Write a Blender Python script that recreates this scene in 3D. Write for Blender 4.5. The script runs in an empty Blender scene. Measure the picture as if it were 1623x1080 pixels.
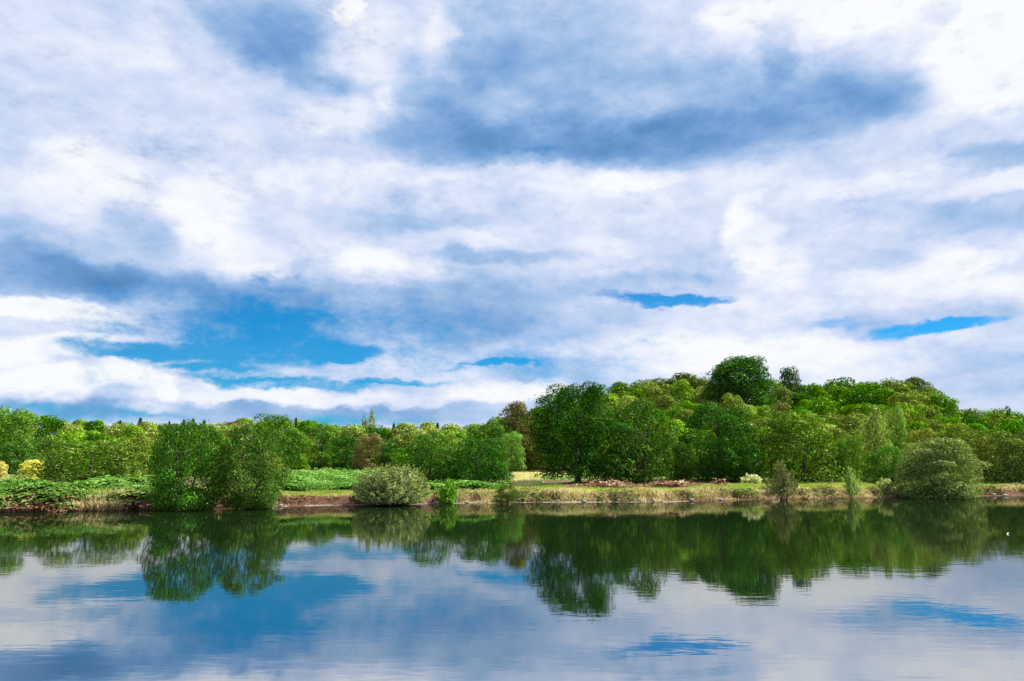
import bpy, math
import numpy as np
from mathutils import Vector

scene = bpy.context.scene
COL = scene.collection
# ------------------------------------------------------------------ camera
W, H, F = 1623.0, 1080.0, 1200.0
CAMH = 3.0
PITCH = math.atan(200.0 / F)
cam_d = bpy.data.cameras.new('camera')
cam = bpy.data.objects.new('camera', cam_d)
COL.objects.link(cam)
cam_d.sensor_width = 36.0
cam_d.lens = 36.0 * F / W
cam_d.clip_start = 0.1
cam_d.clip_end = 8000
cam.location = (0, 0, CAMH)
cam.rotation_euler = (math.pi / 2 + PITCH, 0, 0)
scene.camera = cam
CP, SP = math.cos(PITCH), math.sin(PITCH)

def ray(px, py):
    u, v = (px - W / 2), (H / 2 - py)
    return np.array([u, F * CP - v * SP, F * SP + v * CP])

def at(px, py, Y):
    """world point seen at photo pixel (px,py), at depth Y"""
    r = ray(px, py)
    return r * (Y / r[1]) + np.array([0, 0, CAMH])

def azel(px, py):
    r = ray(px, py); r = r / np.linalg.norm(r)
    return math.degrees(math.atan2(r[0], r[1])), math.degrees(math.asin(r[2]))

# ------------------------------------------------------------------ colour management / render
scene.view_settings.view_transform = 'Standard'
scene.view_settings.look = 'None'
scene.view_settings.gamma = 1.0
EXPO = 1.15
scene.view_settings.exposure = EXPO          # exposed for the shaded wood
scene.view_settings.use_curve_mapping = False
scene.cycles.max_bounces = 8
scene.cycles.diffuse_bounces = 4
scene.cycles.glossy_bounces = 3
scene.cycles.transmission_bounces = 4
scene.cycles.transparent_max_bounces = 6

# ------------------------------------------------------------------ sun
SUN_EL, SUN_AZ = 51.0, 68.0          # azimuth measured from +Y (view) clockwise towards +X
sun_dir = Vector((math.sin(math.radians(SUN_AZ)) * math.cos(math.radians(SUN_EL)),
                  math.cos(math.radians(SUN_AZ)) * math.cos(math.radians(SUN_EL)),
                  math.sin(math.radians(SUN_EL))))
sd = bpy.data.lights.new('sun', 'SUN')
sd.energy = 5.0
sd.angle = math.radians(0.6)
sd.color = (1.0, 0.95, 0.84)
sun = bpy.data.objects.new('sun', sd)
COL.objects.link(sun)
sun.rotation_euler = sun_dir.to_track_quat('Z', 'Y').to_euler()

# ------------------------------------------------------------------ node helpers
class NT:
    def __init__(s, nt):
        s.nt = nt; nt.nodes.clear()
    def n(s, t, **kw):
        nd = s.nt.nodes.new(t)
        for k, v in kw.items():
            setattr(nd, k, v)
        return nd
    def l(s, a, b):
        s.nt.links.new(a, b)
    def put(s, sock, v):
        if isinstance(v, bpy.types.NodeSocket): s.l(v, sock)
        else: sock.default_value = v
    def math(s, op, a, b=None, c=None, clamp=False):
        nd = s.n('ShaderNodeMath', operation=op, use_clamp=clamp)
        s.put(nd.inputs[0], a)
        if b is not None: s.put(nd.inputs[1], b)
        if c is not None: s.put(nd.inputs[2], c)
        return nd.outputs[0]
    def vmath(s, op, a, b=None, c=None):
        nd = s.n('ShaderNodeVectorMath', operation=op)
        s.put(nd.inputs[0], a)
        if b is not None: s.put(nd.inputs[1], b)
        if c is not None: s.put(nd.inputs[2], c)
        return nd.outputs[0]
    def noise(s, vec, scale, detail=4, rough=0.5, out='Fac', dist=0.0):
        nd = s.n('ShaderNodeTexNoise')
        if vec is not None: s.l(vec, nd.inputs['Vector'])
        nd.inputs['Scale'].default_value = scale
        nd.inputs['Detail'].default_value = detail
        nd.inputs['Roughness'].default_value = rough
        nd.inputs['Distortion'].default_value = dist
        return nd.outputs[out]
    def ramp(s, fac, stops, interp='LINEAR'):
        nd = s.n('ShaderNodeValToRGB')
        cr = nd.color_ramp; cr.interpolation = interp
        while len(cr.elements) > 1: cr.elements.remove(cr.elements[-1])
        cr.elements[0].position = stops[0][0]; cr.elements[0].color = (*stops[0][1], 1)
        for p, c in stops[1:]:
            e = cr.elements.new(p); e.color = (*c, 1)
        s.l(fac, nd.inputs['Fac'])
        return nd.outputs['Color']
    def mix(s, fac, a, b, blend='MIX'):
        nd = s.n('ShaderNodeMix', data_type='RGBA', blend_type=blend)
        s.put(nd.inputs[0], fac)
        for sock, v in ((nd.inputs[6], a), (nd.inputs[7], b)):
            if isinstance(v, tuple): v = (*v, 1) if len(v) == 3 else v
            s.put(sock, v)
        return nd.outputs[2]
    def mrange(s, v, a, b, c=0.0, d=1.0, smooth=False):
        nd = s.n('ShaderNodeMapRange', interpolation_type='SMOOTHSTEP' if smooth else 'LINEAR')
        s.put(nd.inputs[0], v)
        for i, x in enumerate((a, b, c, d)): nd.inputs[i + 1].default_value = x
        return nd.outputs[0]

def lin(*rgb):
    out = []
    for c in rgb:
        c = c / 255.0
        out.append(c / 12.92 if c <= 0.04045 else ((c + 0.055) / 1.055) ** 2.4)
    return tuple(out)

# ------------------------------------------------------------------ sky (world)
world = bpy.data.worlds.new('World')
scene.world = world
world.use_nodes = True
t = NT(world.node_tree)
SKY_STRENGTH = 0.1
tc = t.n('ShaderNodeTexCoord')
d = tc.outputs['Generated']
sep = t.n('ShaderNodeSeparateXYZ'); t.l(d, sep.inputs[0])
az = t.math('MULTIPLY', t.math('ARCTAN2', sep.outputs[0], sep.outputs[1]), 180 / math.pi)
el = t.math('MULTIPLY', t.math('ARCSINE', sep.outputs[2]), 180 / math.pi)
flat = t.n('ShaderNodeCombineXYZ')
t.l(sep.outputs[0], flat.inputs[0]); t.l(sep.outputs[1], flat.inputs[1])
t.l(t.math('MULTIPLY', sep.outputs[2], 1.9), flat.inputs[2])
fv = flat.outputs[0]
fv2 = t.vmath('ADD', fv, (3.7, 1.9, 5.2))
ae = t.n('ShaderNodeCombineXYZ'); t.l(az, ae.inputs[0]); t.l(el, ae.inputs[1])
# billow warp of the cloud outlines (big + small swirls)
w1 = t.vmath('SUBTRACT', t.noise(fv, 4.2, 3, 0.55, 'Color'), (0.5, 0.5, 0.5))
w2 = t.vmath('SUBTRACT', t.noise(fv2, 15.0, 6, 0.62, 'Color'), (0.5, 0.5, 0.5))
aw = t.vmath('ADD', ae.outputs[0], t.vmath('MULTIPLY', w1, (5.0, 1.8, 0)))
aw = t.vmath('ADD', aw, t.vmath('MULTIPLY', w2, (3.6, 2.4, 0)))

def blob_field(start, blobs):
    acc = start
    for (px, py, rx, ry, amp, rot) in blobs:
        a, e = azel(px, py)
        k = 0.0477
        mp = t.n('ShaderNodeMapping', vector_type='TEXTURE')
        t.l(aw, mp.inputs[0])
        mp.inputs['Location'].default_value = (a, e, 0)
        mp.inputs['Rotation'].default_value = (0, 0, math.radians(rot))
        mp.inputs['Scale'].default_value = (rx * k * 1.5, ry * k * 1.5, 1)
        g = t.n('ShaderNodeTexGradient', gradient_type='SPHERICAL')
        t.l(mp.outputs[0], g.inputs[0])
        # smooth dome profile
        s_ = t.mrange(g.outputs['Fac'], 0.0, 0.62, 0.0, amp, smooth=True)
        acc = t.math('ADD', acc, s_)
    return acc

n_big = t.noise(fv, 5.0, 8, 0.55)
n_mid = t.noise(fv2, 11.0, 8, 0.6)
base = t.math('ADD', t.mrange(n_big, 0.3, 0.7, -0.07, 0.07), t.mrange(n_mid, 0.3, 0.7, 0.56, 0.69))
CLOUD = [
 # shadowed cloud undersides
 (420,45,90,50,-.38,0),(450,85,70,36,-.20,0),(508,140,44,24,-.26,0),(760,60,60,70,-.22,0),(700,130,60,50,-.24,0),
 (700,215,110,44,-.36,0),(860,110,120,90,-.16,0),(850,225,200,36,-.34,0),(1050,225,230,36,-.30,0),(1220,190,180,46,-.22,0),
 (960,140,250,110,-.16,0),(1150,110,130,60,-.10,0),(1395,115,80,60,-.30,0),(1232,78,30,46,-.26,0),(1300,150,120,50,-.10,0),(1580,248,70,18,-.30,0),
 (625,325,50,40,-.18,0),(720,350,110,14,-.18,0),(780,408,110,12,-.30,0),(40,425,130,28,-.40,0),(180,440,120,20,-.26,0),
 (40,385,60,24,-.16,0),(210,370,60,40,-.18,0),(330,480,170,40,-.30,0),(560,500,220,50,-.26,0),(740,490,150,50,-.24,0),
 (880,500,120,36,-.18,0),(900,590,110,34,-.26,0),(1060,450,150,22,-.22,0),(1440,500,180,20,-.22,0),(1350,330,130,26,-.10,0),
 (1560,345,90,30,-.16,0),(60,255,70,18,-.08,0),(520,230,90,16,-.08,0),(1080,400,120,40,-.06,0),(60,645,120,20,-.30,0),
 (430,655,330,14,-.34,0),(1480,16,30,12,-.30,0),(1500,575,150,16,-.14,0),(300,60,40,40,-.06,0),(120,40,120,18,-.06,0),
 (900,330,120,14,-.08,0),(680,640,120,12,-.12,0),(1590,600,90,18,-.10,0),(1000,500,90,14,-.12,0),(120,560,40,14,-.10,0),
 # sunlit tops
 (1250,500,360,80,.10,0),(1050,340,320,60,.08,0),(500,350,260,70,.05,0),(150,560,220,60,.08,0),
 (90,250,50,30,.20,0),(150,265,70,36,.28,0),(75,320,50,34,.22,0),(320,330,54,44,.34,-20),(370,400,80,30,.24,0),(230,300,60,40,.16,0),
 (545,180,90,20,.24,0),(612,165,22,18,.26,0),(600,75,60,50,.10,0),(575,410,50,18,.32,0),(610,430,70,20,.18,0),(660,420,30,14,.10,0),
 (20,474,90,12,.60,0),(120,490,110,14,.34,0),(250,470,60,14,.18,0),(50,550,110,16,.38,14),(140,590,100,18,.34,10),(40,600,70,24,.22,0),
 (110,625,24,18,.28,0),(235,598,26,14,.26,0),(268,615,18,14,.42,0),(240,645,40,9,.46,0),(800,622,90,16,.50,0),(520,632,230,10,.36,0),(380,610,60,8,.26,0),
 (1300,20,180,40,.44,0),(1480,40,120,50,.46,0),(1580,90,80,60,.46,0),(1160,14,50,24,.26,0),(1000,285,60,14,.34,0),(900,290,60,14,.14,0),
 (1170,340,20,34,.30,-25),(1195,380,30,34,.26,-25),(1225,425,50,30,.26,0),(1480,430,80,18,.26,8),(1560,460,70,18,.22,0),(1350,440,40,14,.14,0),
 (1080,560,140,30,.26,0),(1230,555,110,28,.26,0),(1400,575,70,22,.20,0),(1000,590,60,16,.16,0),(538,12,18,18,.42,0),(1570,292,90,14,.30,0),(1400,290,110,14,.16,0),
 (690,60,26,46,.22,0),(520,290,120,30,.14,0),(650,270,90,14,.16,0),(60,110,90,22,.08,0),(250,50,50,40,.10,0),(1300,610,180,26,.16,0),
 (440,280,40,16,.16,0),(1560,385,60,16,.14,0),(760,380,60,12,.14,0),(850,270,70,8,.12,0),(960,395,60,12,.12,0),(1080,40,90,40,.06,0),
]
V = blob_field(base, CLOUD)
# billowing relief: density against density a little nearer the sun
puff = t.n('ShaderNodeCombineXYZ')
t.l(sep.outputs[0], puff.inputs[0]); t.l(sep.outputs[1], puff.inputs[1]); t.l(t.math('MULTIPLY', sep.outputs[2], 1.7), puff.inputs[2])
pv = t.vmath('ADD', puff.outputs[0], t.vmath('MULTIPLY', w1, (0.05, 0.05, 0.03)))
sh = (0.014, 0.004, 0.030)
for sc_, amt, dt in ((4.5, 0.50, 6), (12.0, 0.22, 6)):
    na = t.noise(pv, sc_, dt, 0.52); nb = t.noise(t.vmath('ADD', pv, sh), sc_, dt, 0.52)
    V = t.math('ADD', V, t.math('MULTIPLY', t.math('SUBTRACT', na, nb), amt * 2.0))
# finer broken edges, kept subtle
V = t.math('ADD', V, t.mrange(t.noise(fv, 46.0, 6, 0.62), 0.3, 0.7, -0.06, 0.06))
stops = [(-0.30, (92, 138, 190)), (-0.08, (110, 155, 208)), (0.10, (130, 171, 220)), (0.26, (154, 187, 227)), (0.40, (176, 201, 237)),
         (0.54, (198, 214, 244)), (0.68, (216, 226, 249)), (0.84, (234, 240, 253)), (1.05, (250, 252, 255))]
cloud_col = t.ramp(t.mrange(V, -0.35, 1.15), [((v + 0.35) / 1.5, lin(*c)) for v, c in stops])
# clear-sky openings
CLEAR = [(330,490,200,44,.40,0),(580,540,300,50,.40,0),(880,590,110,34,.34,0),(1060,450,150,26,.12,0),(60,655,160,12,.5,0),
 (210,550,90,14,.8,0),(300,570,90,14,.6,0),(450,550,120,24,.7,0),(545,560,60,14,.7,0),(360,590,90,12,.6,0),(470,608,150,9,.75,0),(640,604,70,6,.7,0),
 (1075,474,85,10,1.0,0),(1000,468,50,6,.5,0),(1450,522,60,14,1.0,0),(1530,514,50,9,.8,0),(1330,508,50,8,.5,0),(785,577,50,6,.8,0),
 (450,446,44,16,.4,0),(560,662,140,8,.3,0),(840,238,40,8,.45,0),(1560,570,70,8,.2,0),(420,500,90,16,.3,0),(120,505,60,8,.3,0)]
clr = blob_field(t.mrange(n_big, 0.28, 0.40, 0.45, 0.0), CLEAR)
clr = t.math('ADD', clr, t.mrange(n_mid, 0.3, 0.7, -0.22, 0.22))
clr = t.math('ADD', clr, t.mrange(t.noise(fv, 30.0, 8, 0.7), 0.3, 0.7, -0.30, 0.30))
clr = t.mrange(clr, -0.02, 1.15, 0.0, 0.95, smooth=True)
sky = t.n('ShaderNodeTexSky', sky_type='NISHITA')
sky.sun_disc = False
sky.sun_elevation = math.radians(SUN_EL)
sky.sun_rotation = math.radians(SUN_AZ)
sky.air_density = 1.0; sky.dust_density = 0.2; sky.ozone_density = 3.0
blue = t.mix(1.0, sky.outputs[0], (0.016, 0.34, 0.54), 'MULTIPLY')
cl10 = t.mix(1.0, cloud_col, (1 / SKY_STRENGTH / 2 ** EXPO,) * 3, 'MULTIPLY')
final = t.mix(clr, cl10, blue)
bg = t.n('ShaderNodeBackground'); bg.inputs['Strength'].default_value = SKY_STRENGTH
t.l(final, bg.inputs['Color'])
wo = t.n('ShaderNodeOutputWorld'); t.l(bg.outputs[0], wo.inputs['Surface'])
world.cycles.sampling_method = 'MANUAL'
world.cycles.sample_map_resolution = 512

# ------------------------------------------------------------------ object helpers
def tag(o, label=None, cat=None, group=None, kind=None):
    if label: o['label'] = label
    if cat: o['category'] = cat
    if group: o['group'] = group
    if kind: o['kind'] = kind
    return o

def np_mesh(name, verts, faces, mat, smooth=False):
    """faces: (n,k) int array, uniform k"""
    me = bpy.data.meshes.new(name)
    nv, nf, k = len(verts), len(faces), faces.shape[1]
    me.vertices.add(nv); me.vertices.foreach_set('co', np.asarray(verts, np.float32).ravel())
    me.loops.add(nf * k); me.loops.foreach_set('vertex_index', faces.astype(np.int32).ravel())
    me.polygons.add(nf)
    me.polygons.foreach_set('loop_start', np.arange(0, nf * k, k, dtype=np.int32))
    me.polygons.foreach_set('loop_total', np.full(nf, k, np.int32))
    if smooth: me.polygons.foreach_set('use_smooth', np.ones(nf, bool))
    me.update(calc_edges=True)
    if mat: me.materials.append(mat)
    return me

def link(name, me, parent=None, loc=None):
    o = bpy.data.objects.new(name, me); COL.objects.link(o)
    if parent is not None: o.parent = parent
    if loc is not None: o.location = loc
    return o

# ------------------------------------------------------------------ terrain function
def px_of(x, y, z=1.5):
    depth = y * CP + (z - CAMH) * SP
    return W / 2 + F * x / depth

WL_px = np.array([-900,-400, 0, 270, 450, 560, 700, 850,1060,1240,1400,1623,2000,2600.])
WL_py = np.array([ 840, 826,813,806.5,803.5,801.5,798.5,797.5,795.5,792,789,785.5,780,776.])
wl = np.array([at(a, b, 1.0) for a, b in zip(WL_px, WL_py)])
rr = np.array([ray(a, b) for a, b in zip(WL_px, WL_py)])
tt = -CAMH / rr[:, 2]
SHX, SHY = rr[:, 0] * tt, rr[:, 1] * tt
def shoreY(x):
    x = np.asarray(x, float)
    w = 0.55 * np.sin(x * 0.31 + 1) + 0.30 * np.sin(x * 0.83 + 0.7 * np.sin(x * 0.23)) + 0.22 * np.sin(x * 2.1 + 2) + 0.12 * np.sin(x * 3.7 + 1) + 0.06 * np.sin(x * 5.3)
    return np.interp(x, SHX, SHY) + w

SK_px = np.array([-700,-300,0,50,100,200,300,350,400,480,560,620,700,755,800,850,900,960,1000,1050,1090,1120,1180,1240,1300,1340,1400,1465,1490,1510,1560,1623,1900,2400.])
SK_py = np.array([655,650,646,660,670,671,671,674,664,669,676,679,673,676,664,650,632,622,615,606,600,613,604,608,616,610,611,611,622,644,654,657,660,668.])
def ridgeY(p): return np.interp(p, [740, 960], [205, 285])
def treeH(p): return np.interp(p, [740, 960], [9.0, 11.5])

def smooth01(x):
    x = np.clip(x, 0, 1); return x * x * (3 - 2 * x)

def terrain(x, y):
    x = np.asarray(x, float); y = np.asarray(y, float)
    s = y - shoreY(x)
    left = smooth01((-x + 4) / 30.0)                    # left bank climbs a little more
    z = np.where(s < 0, np.maximum(s * 0.22, -2.0), 0)
    bank = 0.10 * np.clip(s / 0.9, 0, 1) + 0.62 * smooth01((s - 0.8) / 0.9) + 0.30 * smooth01((s - 1.6) / 3.5) \
        + (0.28 + 0.15 * left) * smooth01((s - 4) / 13.0) + 0.35 * smooth01((y - 75) / 30.0)
    z = np.where(s > 0, bank, z)
    p = W / 2 + F * x / np.maximum(y, 5) / CP
    Yr = ridgeY(p)
    sp = np.interp(p, SK_px, SK_py)
    v = H / 2 - sp
    top = CAMH + Yr * (F * SP + v * CP) / (F * CP - v * SP)
    Hr = top - treeH(p)
    tq = np.clip((y - 100) / (Yr - 100), 0, 1.25)
    z = z + np.where(y > 100, (Hr - 1.7) * np.clip(tq, 0, 1) ** 1.55, 0)
    z = z - np.where(y > Yr, (y - Yr) * 0.03, 0)
    z = z + np.where(s > 2.5, 0.07 * np.sin(x * 0.9 + y * 0.4) + 0.05 * np.sin(x * 0.37 - y * 1.1), 0)
    # near bank behind the camera
    sn = (-1.5 + 0.5 * np.sin(x * 0.3)) - y
    z = np.where(sn > 0, np.minimum(1.35, sn * 0.8), np.where(y < 30, np.maximum(-2.0, sn * 0.25), z))
    # keep far sides/land behind ridge gentle
    z = np.maximum(z, np.where((y > 320) | (s > 2), -50, -2.2))
    return z

# ------------------------------------------------------------------ materials
def new_mat(name):
    m = bpy.data.materials.new(name); m.use_nodes = True
    return m, NT(m.node_tree)

def foliage_mat(name, rough=0.55, sheen=0.0):
    """albedo = object tint x per-leaf variation; diffuse + translucent + faint gloss"""
    m, t = new_mat(name)
    oi = t.n('ShaderNodeObjectInfo'); geo = t.n('ShaderNodeNewGeometry'); tx = t.n('ShaderNodeTexCoord')
    r = geo.outputs['Random Per Island']
    hue = t.n('ShaderNodeHueSaturation')
    t.l(oi.outputs['Color'], hue.inputs['Color'])
    t.l(t.mrange(r, 0, 1, 0.468, 0.522), hue.inputs['Hue'])
    n = t.noise(tx.outputs['Object'], 4.0, 3, 0.6)
    r2 = t.math('FRACT', t.math('MULTIPLY', r, 7.31))
    pale = t.mrange(r2, 0.88, 0.92, 0.0, 1.0)  # random paler leaves: highlight speckles put into the leaf colour
    n = t.math('ADD', t.math('MULTIPLY', n, 0.5), t.math('MULTIPLY', t.noise(tx.outputs['Object'], 11.0, 2, 0.6), 0.5))
    val = t.math('MULTIPLY', t.math('MULTIPLY_ADD', pale, 0.5, t.mrange(r2, 0, 0.88, 0.5, 1.3)), t.mrange(n, 0.35, 0.65, 0.62, 1.38))
    t.l(val, hue.inputs['Value'])
    t.l(t.math('MULTIPLY_ADD', pale, -0.25, 1.04), hue.inputs['Saturation'])
    c = hue.outputs[0]
    df = t.n('ShaderNodeBsdfDiffuse'); t.l(c, df.inputs[0])
    tr = t.n('ShaderNodeBsdfTranslucent')
    t.l(t.mix(1.0, c, (1.3, 1.3, 0.4), 'MULTIPLY'), tr.inputs[0])
    mx = t.n('ShaderNodeMixShader'); mx.inputs[0].default_value = 0.24
    t.l(df.outputs[0], mx.inputs[1]); t.l(tr.outputs[0], mx.inputs[2])
    gl = t.n('ShaderNodeBsdfGlossy'); gl.inputs['Roughness'].default_value = rough
    t.l(c, gl.inputs['Color'])
    m2 = t.n('ShaderNodeMixShader'); m2.inputs[0].default_value = 0.12
    t.l(mx.outputs[0], m2.inputs[1]); t.l(gl.outputs[0], m2.inputs[2])
    o = t.n('ShaderNodeOutputMaterial'); t.l(m2.outputs[0], o.inputs[0])
    return m

def blade_mat(name, stops, transl=0.3):
    m, t = new_mat(name)
    geo = t.n('ShaderNodeNewGeometry')
    n = t.noise(geo.outputs['Position'], 0.55, 3, 0.6)
    f = t.math('ADD', t.math('MULTIPLY', geo.outputs['Random Per Island'], 0.55), t.mrange(n, 0.3, 0.7, 0, 0.45))
    c = t.ramp(f, stops)
    df = t.n('ShaderNodeBsdfDiffuse'); t.l(c, df.inputs[0])
    tr = t.n('ShaderNodeBsdfTranslucent'); t.l(c, tr.inputs[0])
    mx = t.n('ShaderNodeMixShader'); mx.inputs[0].default_value = transl
    t.l(df.outputs[0], mx.inputs[1]); t.l(tr.outputs[0], mx.inputs[2])
    o = t.n('ShaderNodeOutputMaterial'); t.l(mx.outputs[0], o.inputs[0])
    return m

def bark_mat():
    m, t = new_mat('bark')
    tx = t.n('ShaderNodeTexCoord')
    mp = t.n('ShaderNodeMapping'); t.l(tx.outputs['Object'], mp.inputs[0]); mp.inputs['Scale'].default_value = (8, 8, 1.5)
    n = t.noise(mp.outputs[0], 6, 5, 0.6)
    c = t.ramp(n, [(0.3, (0.018, 0.013, 0.009)), (0.7, (0.075, 0.06, 0.04))])
    b = t.n('ShaderNodeBsdfPrincipled'); t.l(c, b.inputs['Base Color']); b.inputs['Roughness'].default_value = 0.9
    bp = t.n('ShaderNodeBump'); bp.inputs['Strength'].default_value = 0.6; bp.inputs['Distance'].default_value = 0.03
    t.l(n, bp.inputs['Height']); t.l(bp.outputs[0], b.inputs['Normal'])
    o = t.n('ShaderNodeOutputMaterial'); t.l(b.outputs[0], o.inputs[0])
    return m

FOL = foliage_mat('leaves')
BARK = bark_mat()

def ground_mat():
    m, t = new_mat('ground')
    geo = t.n('ShaderNodeNewGeometry')
    P = geo.outputs['Position']
    soil = t.n('ShaderNodeAttribute', attribute_name='soil').outputs['Fac']
    dry = t.n('ShaderNodeAttribute', attribute_name='dry').outputs['Fac']
    sand = t.n('ShaderNodeAttribute', attribute_name='sand').outputs['Fac']
    n1 = t.noise(P, 0.35, 5, 0.6); n2 = t.noise(P, 3.0, 6, 0.65)
    g = t.ramp(t.math('ADD', t.math('MULTIPLY', n1, 0.6), t.math('MULTIPLY', n2, 0.4)),
               [(0.3, (0.045, 0.09, 0.016)), (0.5, (0.10, 0.16, 0.03)), (0.7, (0.22, 0.24, 0.06))])
    dr = t.ramp(n2, [(0.25, (0.42, 0.40, 0.08)), (0.7, (0.66, 0.62, 0.18))])
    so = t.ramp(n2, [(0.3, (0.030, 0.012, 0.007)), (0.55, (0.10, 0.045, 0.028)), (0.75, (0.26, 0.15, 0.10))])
    sa = t.ramp(n2, [(0.35, (0.16, 0.13, 0.11)), (0.65, (0.48, 0.44, 0.40))])
    c = t.mix(dry, g, dr)
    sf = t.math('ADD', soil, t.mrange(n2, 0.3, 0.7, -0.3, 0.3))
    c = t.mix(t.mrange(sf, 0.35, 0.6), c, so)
    sf2 = t.math('MULTIPLY', sand, t.mrange(t.noise(P, 0.8, 3, 0.6), 0.42, 0.5))
    c = t.mix(sf2, c, sa)
    b = t.n('ShaderNodeBsdfPrincipled'); t.l(c, b.inputs['Base Color']); b.inputs['Roughness'].default_value = 0.95
    b.inputs['Specular IOR Level'].default_value = 0.15
    bp = t.n('ShaderNodeBump'); bp.inputs['Strength'].default_value = 0.8; bp.inputs['Distance'].default_value = 0.12
    t.l(n2, bp.inputs['Height']); t.l(bp.outputs[0], b.inputs['Normal'])
    o = t.n('ShaderNodeOutputMaterial'); t.l(b.outputs[0], o.inputs[0])
    return m

def water_mat():
    m, t = new_mat('water')
    geo = t.n('ShaderNodeNewGeometry')
    P = geo.outputs['Position']
    mp = t.n('ShaderNodeMapping'); t.l(P, mp.inputs[0]); mp.inputs['Scale'].default_value = (0.45, 1.0, 1); mp.inputs['Rotation'].default_value = (0, 0, 0.12)
    a = t.noise(mp.outputs[0], 0.9, 3, 0.55)
    b_ = t.noise(mp.outputs[0], 3.6, 3, 0.55)
    patch = t.mrange(t.noise(mp.outputs[0], 0.05, 3, 0.5), 0.38, 0.62, 0.35, 1.15, smooth=True)
    h = t.math('ADD', t.math('MULTIPLY', a, 0.0024), t.math('MULTIPLY', t.math('MULTIPLY', b_, 0.0011), patch))
    bp = t.n('ShaderNodeBump'); bp.inputs['Strength'].default_value = 1.0; bp.inputs['Distance'].default_value = 1.0
    t.l(h, bp.inputs['Height'])
    fr = t.n('ShaderNodeFresnel'); fr.inputs['IOR'].default_value = 14.0; t.l(bp.outputs[0], fr.inputs['Normal'])
    deep = t.n('ShaderNodeBsdfDiffuse'); deep.inputs['Color'].default_value = (0.004, 0.010, 0.003, 1)
    gl = t.n('ShaderNodeBsdfGlossy'); gl.inputs['Roughness'].default_value = 0.022; gl.inputs['Color'].default_value = (0.97, 0.98, 1.0, 1)
    t.l(bp.outputs[0], gl.inputs['Normal'])
    mx = t.n('ShaderNodeMixShader'); t.l(fr.outputs[0], mx.inputs[0]); t.l(deep.outputs[0], mx.inputs[1]); t.l(gl.outputs[0], mx.inputs[2])
    o = t.n('ShaderNodeOutputMaterial'); t.l(mx.outputs[0], o.inputs[0])
    return m

# ------------------------------------------------------------------ ground + water
xs = np.unique(np.concatenate([-np.geomspace(80, 3000, 26)[::-1], np.arange(-80, 130, 0.55), np.geomspace(130, 3000, 24)]))
ys = np.unique(np.concatenate([-np.geomspace(6, 3000, 22)[::-1], np.arange(-6, 4, 0.8), np.arange(4, 40, 4), np.arange(40, 100, 0.42),
                               np.arange(100, 320, 4), np.geomspace(320, 4500, 24)]))
X, Y = np.meshgrid(xs, ys)
Z = terrain(X, Y)
nx, ny = len(xs), len(ys)
idx = np.arange(nx * ny).reshape(ny, nx)
faces = np.stack([idx[:-1, :-1], idx[:-1, 1:], idx[1:, 1:], idx[1:, :-1]], -1).reshape(-1, 4)
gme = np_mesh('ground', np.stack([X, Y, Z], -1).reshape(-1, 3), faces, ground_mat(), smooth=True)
S = Y - shoreY(X)
PX = px_of(X, np.maximum(Y, 5))
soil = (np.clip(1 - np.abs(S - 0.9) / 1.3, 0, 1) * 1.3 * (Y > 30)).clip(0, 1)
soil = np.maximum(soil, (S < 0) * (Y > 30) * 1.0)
soil = np.maximum(soil, 0.55 * ((Y > 66) & (S > 9) & (Y < 90)))       # leaf litter under the trees
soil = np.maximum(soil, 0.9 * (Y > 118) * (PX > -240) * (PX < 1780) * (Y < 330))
fieldm = smooth01((PX - 812) / 6) * smooth01((860 - PX) / 6) * smooth01((Y - 72) / 3) * smooth01((122 - Y) / 3)
fieldm2 = smooth01((PX - 1168) / 10) * smooth01((1215 - PX) / 10) * smooth01((Y - 78) / 3) * smooth01((110 - Y) / 3)
fieldm = np.maximum(fieldm, fieldm2)
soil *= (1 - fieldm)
dry = np.maximum(fieldm, 0.5 * smooth01((PX - 690) / 30) * (S > 1) * (S < 7))
sand = np.clip(1 - np.abs(S - 0.30) / 0.32, 0, 1) * (Y > 30) * smooth01((PX - 400) / 30) * smooth01((1120 - PX) / 60)
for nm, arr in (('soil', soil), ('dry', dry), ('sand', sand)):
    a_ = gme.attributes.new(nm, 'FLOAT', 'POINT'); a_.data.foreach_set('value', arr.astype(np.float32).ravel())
tag(link('ground', gme), kind='structure')
wv = np.array([[-3000, -3, 0], [3000, -3, 0], [3000, 118, 0], [-3000, 118, 0]], float)
tag(link('water', np_mesh('water', wv, np.array([[0, 1, 2, 3]]), water_mat())), kind='structure')

# ------------------------------------------------------------------ crown meshes (unit box: x,y in -.5..+.5, z 0..1)
def env_r(shape, h):
    h = np.clip(h, 0, 1)
    if shape == 'round':   # broad crown reaching nearly to the ground
        q = np.where(h < 0.42, (h - 0.42) / 0.75, (h - 0.42) / 0.59)
        return np.sqrt(np.clip(1 - q ** 2, 0, 1)) ** 0.85
    if shape == 'alder':   # full crown, drawn in towards the water
        q = np.where(h < 0.5, (h - 0.5) / 0.68, (h - 0.5) / 0.51)
        return np.sqrt(np.clip(1 - q ** 2, 0, 1)) ** 0.95
    if shape == 'dome':    # widest low down, bushy
        return np.sqrt(np.clip(1 - ((h - 0.25) / 0.76) ** 2, 0, 1)) ** 0.85
    if shape == 'cone':
        return np.clip(1.03 - h, 0, 1) ** 0.8 * np.clip(h * 9, 0, 1)
    if shape == 'column':
        return np.sqrt(np.clip(1 - np.abs((h - 0.45) / 0.56) ** 2.6, 0, 1))
    if shape == 'vase':
        return (0.35 + 0.65 * np.clip(h * 1.5, 0, 1)) * np.sqrt(np.clip(1 - np.clip((h - 0.45) / 0.56, 0, 1) ** 2, 0, 1))
    if shape == 'flat':
        return np.sqrt(np.clip(1 - ((h - 0.30) / 0.72) ** 2, 0, 1)) ** 0.6

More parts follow.
